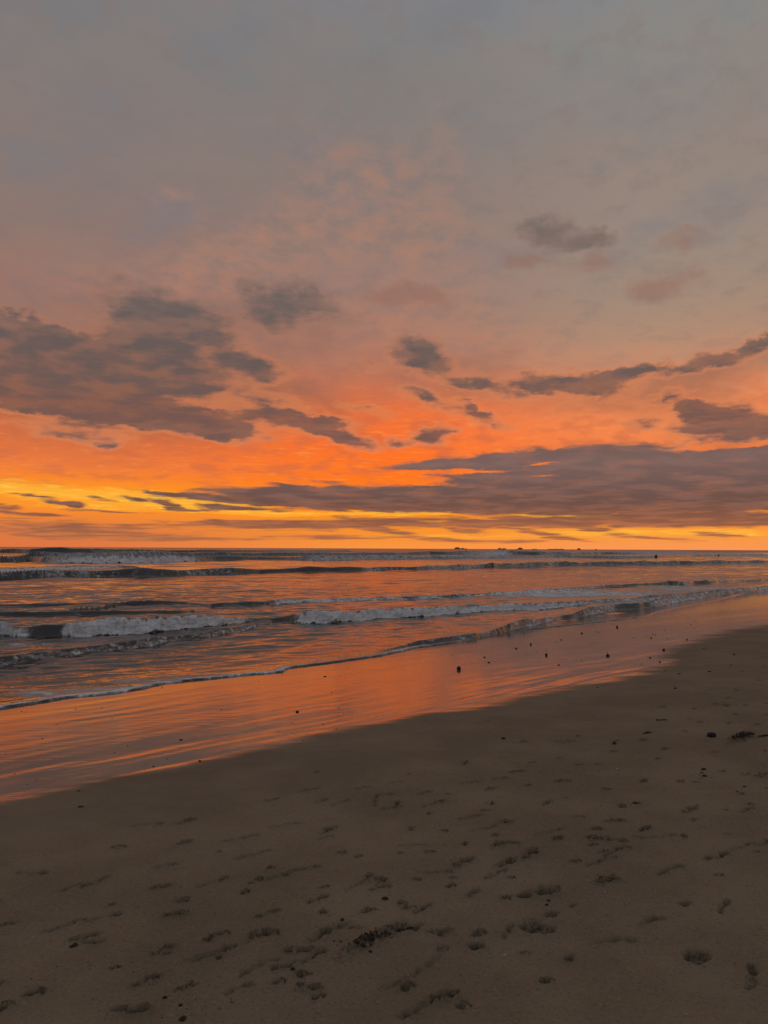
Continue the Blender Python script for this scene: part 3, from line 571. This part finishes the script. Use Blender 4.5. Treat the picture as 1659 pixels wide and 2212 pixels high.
# the running edge: a thin rounded lip
en = e + 0.05 * perlin(u / 0.5, w / 0.5, 111) + 0.02 * perlin(u / 0.16, w / 0.16, 112)
lipw = np.clip(RR * 0.004, 0.02, 0.2)
lip = 0.012 + 0.016 * np.exp(-np.maximum(en, 0) / 0.25)
sheet = base_sand + lip
zs = np.maximum(H, sheet + 0.6 * H * sstep(0, 0.9, e))
zs = np.where(en > 0, np.maximum(zs, sheet), zs)
zs = np.where(en > lipw, zs, base_sand - 0.05 + (zs - base_sand + 0.05) * sstep(-lipw * 0.6, lipw, en))
foam = np.maximum(foam, 0.95 * np.exp(-((en - 0.08 - lipw) / (0.12 + lipw)) ** 2) * (0.75 + 0.5 * perlin(u / 2.2, w / 5, 113)) * (1 - 0.5 * sstep(11, 20, RR)))
inner = np.abs(en - 0.42 - 0.25 * perlin(u / 2.5, w / 9, 114)) / 0.12
foam = np.maximum(foam, 0.75 * np.exp(-inner ** 2) * sstep(9.5, 5.0, u + 3.0))
chop = sstep(30, 300, RR * 0 + e) 
sea = grid_mesh("sea", X + push * 0.45 * NRM[0], Y + push * 0.75 * NRM[1], zs, keep, {'foam': foam, 'lace': lace, 'chop': chop}, m_sea)
sea['kind'] = 'structure'

# ------------------------------------------------------------------ loose things on the beach
def link(name, me, loc, label, cat, group=None, rz=0.0):
    o = bpy.data.objects.new(name, me); COL.objects.link(o)
    o.location = loc; o.rotation_euler = (0, 0, rz)
    o['label'] = label; o['category'] = cat
    if group: o['group'] = group
    return o
_ico = {}
def ico(n):
    """unit sphere of small triangles, by repeated halving of an icosahedron"""
    if n in _ico: return _ico[n]
    t = (1 + 5 ** 0.5) / 2
    v = [(-1, t, 0), (1, t, 0), (-1, -t, 0), (1, -t, 0), (0, -1, t), (0, 1, t), (0, -1, -t), (0, 1, -t), (t, 0, -1), (t, 0, 1), (-t, 0, -1), (-t, 0, 1)]
    v = [np.array(p) / np.linalg.norm(p) for p in v]
    f = [(0, 11, 5), (0, 5, 1), (0, 1, 7), (0, 7, 10), (0, 10, 11), (1, 5, 9), (5, 11, 4), (11, 10, 2), (10, 7, 6), (7, 1, 8), (3, 9, 4), (3, 4, 2), (3, 2, 6), (3, 6, 8), (3, 8, 9), (4, 9, 5), (2, 4, 11), (6, 2, 10), (8, 6, 7), (9, 8, 1)]
    for _ in range(n):
        mid = {}; nf = []
        def m(a, b):
            k = (min(a, b), max(a, b))
            if k not in mid:
                p = v[a] + v[b]; v.append(p / np.linalg.norm(p)); mid[k] = len(v) - 1
            return mid[k]
        for a, b, c in f:
            ab, bc, ca = m(a, b), m(b, c), m(c, a); nf += [(a, ab, ca), (b, bc, ab), (c, ca, bc), (ab, bc, ca)]
        f = nf
    _ico[n] = (np.array(v), f); return _ico[n]
def noise3(p, sc, seed):
    a = perlin(p[:, 0] * sc + 3.1, p[:, 1] * sc + 7.7, seed); b = perlin(p[:, 1] * sc - 5.2, p[:, 2] * sc + 1.3, seed + 1); c = perlin(p[:, 2] * sc + 9.4, p[:, 0] * sc - 2.8, seed + 2)
    return (a + b + c) / 1.7
def lump_mesh(name, size, mat, seed, rough=0.18, det=3, egg=0.0, flatb=0.35, facets=0):
    v, f = ico(det); p = v.copy()
    r = 1 + rough * noise3(v, 1.3, seed) * 1.6 + rough * 0.7 * noise3(v, 3.1, seed + 5) + rough * 0.3 * noise3(v, 7.0, seed + 9)
    p = p * r[:, None]
    rg = np.random.default_rng(seed)
    for _ in range(facets):                                   # broken faces
        n = rg.normal(size=3); n /= np.linalg.norm(n); h = rg.uniform(0.62, 0.85)
        dd = p @ n; p = p - np.outer(np.maximum(0, dd - h) * 0.9, n)
    if egg: p[:, :2] *= (1 - egg * np.clip(p[:, 2], -0.2, 1))[:, None]
    p[:, 2] = np.maximum(p[:, 2], -flatb - 0.1)
    p = p * np.array(size) / 2; p[:, 2] += 0.0
    me = bpy.data.meshes.new(name); me.from_pydata([tuple(q) for q in p], [], f); me.update()
    me.polygons.foreach_set('use_smooth', [facets == 0] * len(f)); me.materials.append(mat)
    return me
def pixel_size(c): return math.sqrt(c[0] ** 2 + c[1] ** 2 + CZ ** 2) / FPX
def rest(X, Y): c = on_sand(X, Y); return c[0], c[1], sand_z(c[0], c[1])

# stones seen one by one: (X, Y of the foot, width, height in drawing units, shape, label)
STONES = [
 (991, 1447, 8.8, 10.2, 'egg', "largest black egg-shaped stone standing upright and alone on the glossy wet sand"),
 (1180, 1416, 5.6, 6.2, 'block', "squarish black stone on wet sand with one dark pebble close behind it"),
 (1313, 1417, 7.0, 6.0, 'rough', "wide knobbly black stone on wet sand with a pebble touching its top"),
 (1146.5, 1393, 4.2, 4.4, 'egg', "round black stone nearest the foam edge, left of the squarish stone"),
 (1115, 1401.5, 4.4, 3.0, 'flat', "flat black stone with a pointed left end between the egg-shaped and round stones"),
 (1333, 1355.5, 4.4, 5.0, 'egg', "upright oval black stone close to the thin swash line"),
 (1434, 1404.5, 5.4, 4.6, 'rough', "jagged black stone at the edge of the wet sand, tallest of the right-hand scatter"),
 (1404.5, 1421, 4.4, 2.8, 'flat', "low black stone left of a slightly rounder one near the wet sand's right edge"),
 (1425.5, 1431.5, 3.8, 3.2, 'egg', "small rounded black stone nearest the notch in the wet sand border"),
 (1046.5, 1420.3, 4.6, 2.4, 'flat', "flat black stone right of the egg-shaped stone, farther of a near pair"),
 (1056, 1431.6, 5.6, 2.6, 'flat', "longest flat black stone just right of the egg-shaped stone"),
 (1256.5, 1368.5, 4.6, 3.0, 'rough', "two-lobed black stone near the foam below the dark bore"),
 (1207, 1436.3, 4.4, 2.4, 'flat', "flat black stone lying in a bright orange streak of the wet sand"),
 (1212, 1382.6, 4.8, 1.7, 'flat', "thin dark sliver of stone on wet sand below the swash line"),
 (1484, 1381.5, 3.2, 2.8, 'egg', "lone dark stone on wet sand just above the dry sand's far edge"),
 (1406.5, 1378.3, 3.6, 2.2, 'flat', "widest flat stone of the little cluster of three on far wet sand"),
 (642, 1538, 6.0, 4.4, 'rough', "black pointed stone alone in the orange wet sand at left centre"),
 (391, 1598, 7.2, 2.4, 'flat', "low flat black stone on orange wet sand at the left"),
 (432, 1644, 6.0, 4.2, 'block', "small blocky black stone on the wet sand's lower border at left"),
 (175, 1743.5, 11.0, 3.4, 'flat', "long flat dark stone alone on the smooth dry sand at lower left"),
 (170, 1709, 6.4, 2.6, 'flat', "small flat dark stone on the border of wet and dry sand at far left"),
 (332, 1654, 3.8, 2.6, 'rough', "tiny pointed dark stone among ripples of wet sand at left"),
 (702, 1461.5, 6.4, 2.2, 'flat', "thin dark fragment on wet sand just below the foam line at left centre"),
 (1087, 1596.5, 9.2, 5.2, 'rough', "dark hump-backed stone alone on the smooth dry sand below the wet border"),
 (1536.8, 1591, 18.2, 11.0, 'block', "biggest black angular rock standing on the dry sand at the right"),
 (1326.7, 1606, 11.0, 5.6, 'rough', "dark lumpy stone in a footprint left of the flat weed clump"),
 (1459, 1487.5, 5.4, 3.8, 'rough', "dark peaked stone on dry sand midway between rock and wet border"),
 (1532.5, 1451, 6.4, 2.8, 'flat', "wide low dark stone on the far dry sand right of the notch"),
 (1467.5, 1455.6, 5.2, 2.4, 'flat', "flat dark stone beside a pale fleck just inside the dry sand border"),
 (1585.5, 1414.3, 4.8, 2.6, 'rough', "dark arched stone farthest right on the far dry sand"),
 (1520.5, 1402.4, 4.4, 1.9, 'flat', "thin dark stone with a pebble at its right on far dry sand"),
 (1436, 1449.7, 4.2, 2.0, 'flat', "low dark stone exactly on the wet border below the notch"),
 (1291, 1485.3, 4.4, 1.9, 'flat', "small dark stone on the wet border under the knobbly stone"),
 (1579, 1437.5, 3.0, 2.4, 'egg', "small round dark stone above the wide low stone on dry sand"),
]
for i, (px, py, wd, ht, shp, lab) in enumerate(STONES):
    c = rest(px, py); u_ = pixel_size(c)
    sx, sz_ = wd * u_, ht * u_ * 0.82
    kw = {'egg': dict(egg=0.22, rough=0.07, flatb=0.8), 'block': dict(rough=0.10, facets=9, flatb=0.7), 'rough': dict(rough=0.24, facets=4, flatb=0.55), 'flat': dict(rough=0.16, flatb=0.5)}[shp]
    zf = 1.0 / (0.5 + kw['flatb'] * 0.5)
    me = lump_mesh("stone", (sx, sx * (0.85 if shp != 'flat' else 0.75), sz_ * zf), m_stone, 200 + 13 * i, **kw)
    link("stone", me, (c[0], c[1], c[2] + sz_ * zf * kw['flatb'] * 0.5 - 0.002), lab, "stone", "dark stones scattered on the beach")

PEBBLES = [(1180, 1405, 2.2), (1159, 1407.5, 2.4), (1312, 1410.3, 2.6), (1079, 1395.5, 2.0), (1202, 1386, 2.2), (1000.5, 1404, 1.9), (977, 1414.5, 1.7), (1140, 1412.6, 1.7), (1165, 1422, 1.7), (1256.5, 1426.8, 2.2), (1324, 1348, 2.0), (1428, 1341, 1.8), (1502, 1340, 1.9),
 (1492.7, 1349.3, 2.2), (1501.6, 1358.3, 1.8), (1436.3, 1362.5, 2.3), (1409.5, 1369.4, 2.4), (1415.7, 1370.9, 2.4), (1395, 1374, 1.6), (1369, 1378, 2.1), (1442, 1380, 2.3), (1289, 1364.6, 2.1), (1293, 1365.8, 1.8), (1645, 1356.6, 1.8), (1567.5, 1379, 2.1), (1527, 1402, 2.0), (1550.7, 1404.6, 2.6), (1385.7, 1434.8, 2.6), (1245, 1352, 1.6), (1230, 1347, 1.6), (1345, 1459, 1.6), (1318, 1452, 1.4), (1284, 1463, 1.5), (1295, 1455, 1.4)]
prng = random.Random(5)
for _ in range(46):                                             # specks among the ripples of the wet band at left
    X_ = prng.uniform(10, 760); yb = np.interp(X_, [0, 270, 620, 829], [1735, 1676, 1608, 1562]); yt = np.interp(X_, [0, 360, 829], [1540, 1484, 1425])
    PEBBLES.append((X_, yb - (yb - yt) * prng.random() ** 1.6, prng.uniform(1.3, 3.0)))
protos = [lump_mesh("pebble", (1, 0.8, 0.6), m_stone, 700 + 17 * k, rough=0.2, det=2, flatb=0.5) for k in range(5)]
for i, (px, py, wd) in enumerate(PEBBLES):
    c = rest(px, py); u_ = pixel_size(c) * wd
    o = link("pebble", protos[i % 5], (c[0], c[1], c[2] + u_ * 0.12), "tiny dark pebble on the glossy wet sand or its border", "pebble", "tiny dark pebbles strewn over the wet sand", prng.uniform(0, 6.28))
    o.scale = (u_, u_, u_ * prng.uniform(0.6, 1.0))

# crumbs and clods of dark sand thrown up by feet and paws
CLODS = [(832, 1943, 14, "dark flat clod with a pointed right tip above the dug patch"), (376, 1980, 12, "round dark clod at the heel of a footprint at lower left"), (740, 1989, 12, "oval dark clod left of the pair of pits near the dug patch"), (160, 2046, 14, "dark clod at the toe end of the long footprint at lower left"), (150, 2034, 9, "small dark clod beside the heel of the long footprint at lower left"),
 (784, 2049, 14, "round black clod at the left foot of the dug sand heap"), (774, 2041, 10, "dark clod just left of the dug sand heap, above the round one"), (800, 2057, 9, "twin-lobed dark clod in front of the dug sand heap"), (812, 2020, 9, "dark clod behind the dug sand heap"), (1520, 1662, 11, "larger dark clod in the short column of clods at the right"), (1522, 1676, 10, "lower dark clod in the short column of clods at the right"), (1516, 1669, 7, "middle dark clod in the short column of clods at the right"),
 (1185, 1946, 8, "upper of two dark clods below the deep double footprint"), (1181, 1956, 8, "lower of two dark clods below the deep double footprint"), (395, 2200, 16, "blocky dark clod at the bottom edge left of centre"), (390, 2170, 9, "dark clod above the blocky one at the bottom left"), (356, 2155, 10, "flat dark clod at bottom left beside scattered crumbs"), (613, 2091, 15, "long ragged dark clod in the lowest footprint left of centre"), (632, 2094, 12, "dark clod at the right end of the lowest footprint"), (1608, 1700, 7, "dark clod near the right edge below the long dark heap")]
for i, (px, py, wd, lab) in enumerate(CLODS):
    c = rest(px, py); u_ = pixel_size(c) * wd * 0.78
    me = lump_mesh("sand_clod", (u_, u_ * 0.8, u_ * 0.55), m_clod, 900 + 11 * i, rough=0.35, det=3, flatb=0.5)
    link("sand_clod", me, (c[0], c[1], c[2] + u_ * 0.08), lab, "sand clod", "dark sand clods kicked up from the beach", prng.uniform(0, 6.28))
CR = []
def spray(X, Y, rx, ry, n, lo=2.0, hi=5.0):
    for _ in range(n):
        CR.append((X + prng.gauss(0, rx), Y + prng.gauss(0, ry), 0.72 * (lo + (hi - lo) * prng.random() ** 2)))
spray(760, 2040, 26, 9, 22, 2.5, 6.5); spray(830, 2020, 22, 6, 14, 2.5, 6); spray(1225, 1666, 28, 4, 14, 1.6, 3.2); spray(1320, 1811, 22, 3, 16, 2, 4); spray(1140, 1655, 18, 4, 8, 1.5, 3); spray(1520, 1668, 12, 12, 10, 2, 4); spray(1590, 1598, 28, 4, 16, 2, 4)
spray(390, 2168, 60, 22, 26, 1.6, 4.5); spray(440, 2185, 60, 16, 16, 1.5, 3.5); spray(705, 2010, 18, 10, 8, 2, 4); spray(1300, 1905, 16, 6, 8, 2, 4); spray(1100, 1960, 110, 60, 16, 1.6, 3.5); spray(1250, 1740, 220, 70, 24, 1.5, 3); spray(600, 1900, 160, 80, 16, 1.6, 3.2); spray(250, 2100, 130, 50, 22, 1.8, 4)
crumbs = [lump_mesh("crumb", (1, 0.85, 0.7), m_clod, 1200 + 19 * k, rough=0.32, det=2, flatb=0.5) for k in range(5)]
for i, (px, py, wd) in enumerate(CR):
    if py > 2206: continue
    c = rest(px, py); u_ = pixel_size(c) * wd
    o = link("crumb", crumbs[i % 5], (c[0], c[1], c[2] + u_ * 0.15), "small dark crumb of sand scattered round the footprints", "sand crumb", "dark sand crumbs scattered on the dry sand", prng.uniform(0, 6.28))
    o.scale = (u_, u_, u_)

# ragged heaps of dug wet sand, each one lump
def heap(X, Y, wd, dp, ht, label, seed, name="sand_heap", mat=None, cat="sand heap"):
    c = rest(X, Y); u_ = pixel_size(c) * wd; rg = np.random.default_rng(seed)
    a = math.atan2(TAN[1], TAN[0]) - 0.35
    vs, fs = [], []
    v, f = ico(1)
    for k in range(120):
        t = rg.uniform(-1, 1); w_ = rg.normal(0, 0.34) * (1 - 0.5 * abs(t)); r = rg.uniform(0.012, 0.030) * (1.15 - 0.6 * abs(t)) * (2.0 if k % 9 == 0 else 1)
        p = v * (1 + 0.35 * noise3(v, 1.5, seed + k) + 0.2 * noise3(v, 4, seed + k + 50))[:, None] * r
        p[:, 2] *= 0.75
        p = p + np.array([t * 0.5, w_ * dp, max(0, rg.normal(0.5, 0.3)) * ht * (1 - abs(t))])
        fs += [tuple(i + len(vs) for i in q) for q in f]; vs += [tuple(q * u_) for q in p]
    me = bpy.data.meshes.new(name); me.from_pydata(vs, [], fs); me.update(); me.materials.append(mat or m_clod)
    link(name, me, (c[0], c[1], c[2] + 0.003), label, cat, None, a)
heap(803, 2031, 74, 0.32, 0.10, "ragged heap of dark dug-up sand in the middle of the foreground", 31)
heap(872, 2011, 44, 0.34, 0.07, "smaller crumbly dark sand heap filling a pit right of the foreground heap", 32)
heap(1606, 1594, 62, 0.30, 0.09, "long ragged dark heap of dug sand beside the big rock at right", 33)
heap(1650, 1590, 34, 0.22, 0.06, "narrow dark sand heap cut by the right edge behind the long heap", 34)
heap(1373, 1735, 26, 0.34, 0.06, "small crumbly dark heap above the row of crumbs at right of centre", 35)
heap(1398.5, 1584, 27, 0.20, 0.05, "flat dark clump of weed left of the big rock on dry sand", 36, "seaweed", m_weed, "seaweed")

# stick with a forked end
def stick(X, Y, wd, label):
    c = rest(X, Y); L = pixel_size(c) * wd; n, m_ = 26, 8; vs, fs = [], []
    def tube(path, rad):
        b = len(vs)
        for i, (p_, r_) in enumerate(zip(path, rad)):
            for j in range(m_):
                t = 2 * math.pi * j / m_; rr = r_ * (1 + 0.2 * math.sin(3 * t + i))
                vs.append((p_[0], p_[1] + rr * math.cos(t), p_[2] + rr * math.sin(t)))
        for i in range(len(path) - 1):
            for j in range(m_):
                fs.append((b + i * m_ + j, b + i * m_ + (j + 1) % m_, b + (i + 1) * m_ + (j + 1) % m_, b + (i + 1) * m_ + j))
        fs.append(tuple(b + j for j in range(m_))[::-1]); fs.append(tuple(b + (len(path) - 1) * m_ + j for j in range(m_)))
    ts = np.linspace(-0.5, 0.5, n)
    tube([(t * L, 0.02 * L * math.sin(5 * t), 0.045 * L + 0.01 * L * math.sin(9 * t)) for t in ts], [L * (0.040 + 0.030 * math.exp(-((t + 0.44) / 0.06) ** 2) + 0.012 * math.exp(-((t - 0.48) / 0.06) ** 2)) for t in ts])
    ts = np.linspace(0, 1, 8)
    tube([(-0.44 * L - 0.12 * L * t, -0.16 * L * t, 0.045 * L - 0.01 * L * t) for t in ts], [L * (0.035 - 0.012 * t) for t in ts])
    me = bpy.data.meshes.new("stick"); me.from_pydata(vs, [], fs); me.update(); me.polygons.foreach_set('use_smooth', [True] * len(fs)); me.materials.append(m_wood)
    link("stick", me, c, label, "stick", None, 0.02)
stick(1429, 1557, 22, "thin dark stick with a knobbed forked left end lying on the dry sand")

# bits of white shell
SHELLS = [(1333, 1661, 5.0, "brightest white shell chip on dry sand right of centre"), (1500, 1627.5, 3.0, "tiny white shell chip above the short column of clods"), (580, 1690, 4.0, "white shell chip on the smooth sand below the wet border at left"), (934, 1782, 4.0, "pale shell chip among footprints at the centre"), (1091, 2062, 6.0, "pale shell chip below the two round dents"),
 (1307, 1928, 4.0, "pale shell chip below the deep crumbly footprint"), (337, 2074, 4.0, "pale shell chip at the left end of a faint footprint, lower left"), (1118, 1740, 3.0, "tiny pale shell chip above the row of middle footprints"), (70, 2025, 3.0, "pale shell chip left of the long footprint at lower left"), (1482, 2270 - 80, 5.0, "pale shell chip near the bottom right corner"), (1629, 1753, 4.0, "pale shell chip near the right edge below the small heap")]
for i, (px, py, wd, lab) in enumerate(SHELLS):
    c = rest(px, py); u_ = pixel_size(c) * wd
    v, f = ico(2); p = v.copy(); p[:, 2] = np.abs(p[:, 2]) * 0.45 + 0.04 * np.sin(np.arctan2(p[:, 1], p[:, 0] + 0.9) * 14)
    p[:, :2] *= (1 + 0.2 * perlin(v[:, 0] * 2 + i, v[:, 1] * 2, 300 + i))[:, None]
    me = bpy.data.meshes.new("shell"); me.from_pydata([tuple(q * u_ / 2) for q in p], [], f); me.update(); me.polygons.foreach_set('use_smooth', [True] * len(f)); me.materials.append(m_shell)
    link("shell", me, (c[0], c[1], c[2] + 0.001), lab, "shell", "white shell chips on the dry sand", prng.uniform(0, 6.28))

# ------------------------------------------------------------------ rocks out at sea
DIST = 4200.0
def islet(x0, x1, hpx, label, seed, humps):
    xc = (x0 + x1) / 2; d = ray(xc, 1184.5); k = DIST / math.hypot(d[0], d[1]); u_ = DIST / FPX
    L, Hh = (x1 - x0) * u_, hpx * u_
    n, m_ = 48, 14; vs, fs = [], []
    for i in range(n + 1):
        t = i / n
        prof = max(0.0, max(h * max(0, 1 - abs((t - p_) / w_) ** 2.6) for p_, w_, h in humps))
        prof *= 1 + 0.22 * float(perlin(np.array([t * 9.0]), np.array([seed * 1.7]), seed)[0]) + 0.12 * float(perlin(np.array([t * 23.0]), np.array([seed * 2.7]), seed)[0])
        for j in range(m_ + 1):
            a = math.pi * j / m_; rr = 1 + 0.14 * float(perlin(np.array([t * 12.0]), np.array([j * 0.7]), seed + 3)[0])
            wdt = L * 0.22 * (0.35 + 0.65 * math.sqrt(max(prof, 0.0)))
            vs.append(((t - 0.5) * L, -math.cos(a) * wdt * rr, -1.0 + (math.sin(a) ** 0.6) * (Hh * prof + 0.8) * rr))
    for i in range(n):
        for j in range(m_):
            a = i * (m_ + 1) + j; fs.append((a, a + 1, a + m_ + 2, a + m_ + 1))
    me = bpy.data.meshes.new("sea_rock"); me.from_pydata(vs, [], fs); me.update(); me.materials.append(m_islet)
    link("sea_rock", me, (d[0] * k, d[1] * k, 0), label, "rock", "rocks standing out on the horizon", -math.atan2(d[0], d[1]))
islet(981, 995.5, 4.2, "tallest rounded rock on the horizon, leftmost of the reef", 401, [(0.45, 0.5, 1.0), (0.8, 0.25, .7)])
islet(996.5, 1010, 3.2, "rock on the horizon sloping down to the right, beside the tallest one", 402, [(0.22, 0.3, 1.0), (0.6, 0.45, .6)])
islet(1075, 1094, 3.4, "flat-topped double rock on the horizon, second group from left", 403, [(0.22, 0.28, .9), (0.72, 0.32, .8), (.5, .5, .45)])
islet(1113, 1130, 4.0, "domed rock on the horizon right of the double rock, with a low left skirt", 404, [(0.62, 0.38, 1.0), (0.2, 0.25, .3)])
islet(1147, 1163, 1.6, "faint low ledge on the horizon between the domed rock and the long ledge", 405, [(0.5, 0.5, 1.0)])
islet(1182, 1218, 2.0, "longest low ledge of rock on the horizon", 406, [(0.25, 0.3, .8), (0.55, 0.3, .9), (.85, .2, .9)])
islet(1247, 1255, 3.6, "small lone peaked rock at the right end of the reef", 407, [(0.4, 0.45, 1.0), (.75, .3, .5)])
islet(1284.5, 1290.5, 1.7, "smallest speck of rock on the horizon, farthest right", 408, [(0.5, 0.5, 1.0)])
def tip(X, Y, wd, ht, label, seed):
    c = on_sea(X, Y); u_ = np.hypot(*c) / FPX
    me = lump_mesh("sea_rock", (wd * u_, wd * u_, ht * u_ * 2), m_stone, seed, rough=0.16, det=3, egg=0.75, flatb=0.5)
    link("sea_rock", me, (c[0], c[1], 0.35), label, "rock", "dark rock tips in the far surf")
tip(1417.4, 1205, 5.0, 4.6, "dark triangular rock tip poking out of the far surf at right", 411)
tip(1552.4, 1202, 2.8, 2.8, "smaller dark rock tip in the far surf near the right edge", 412)
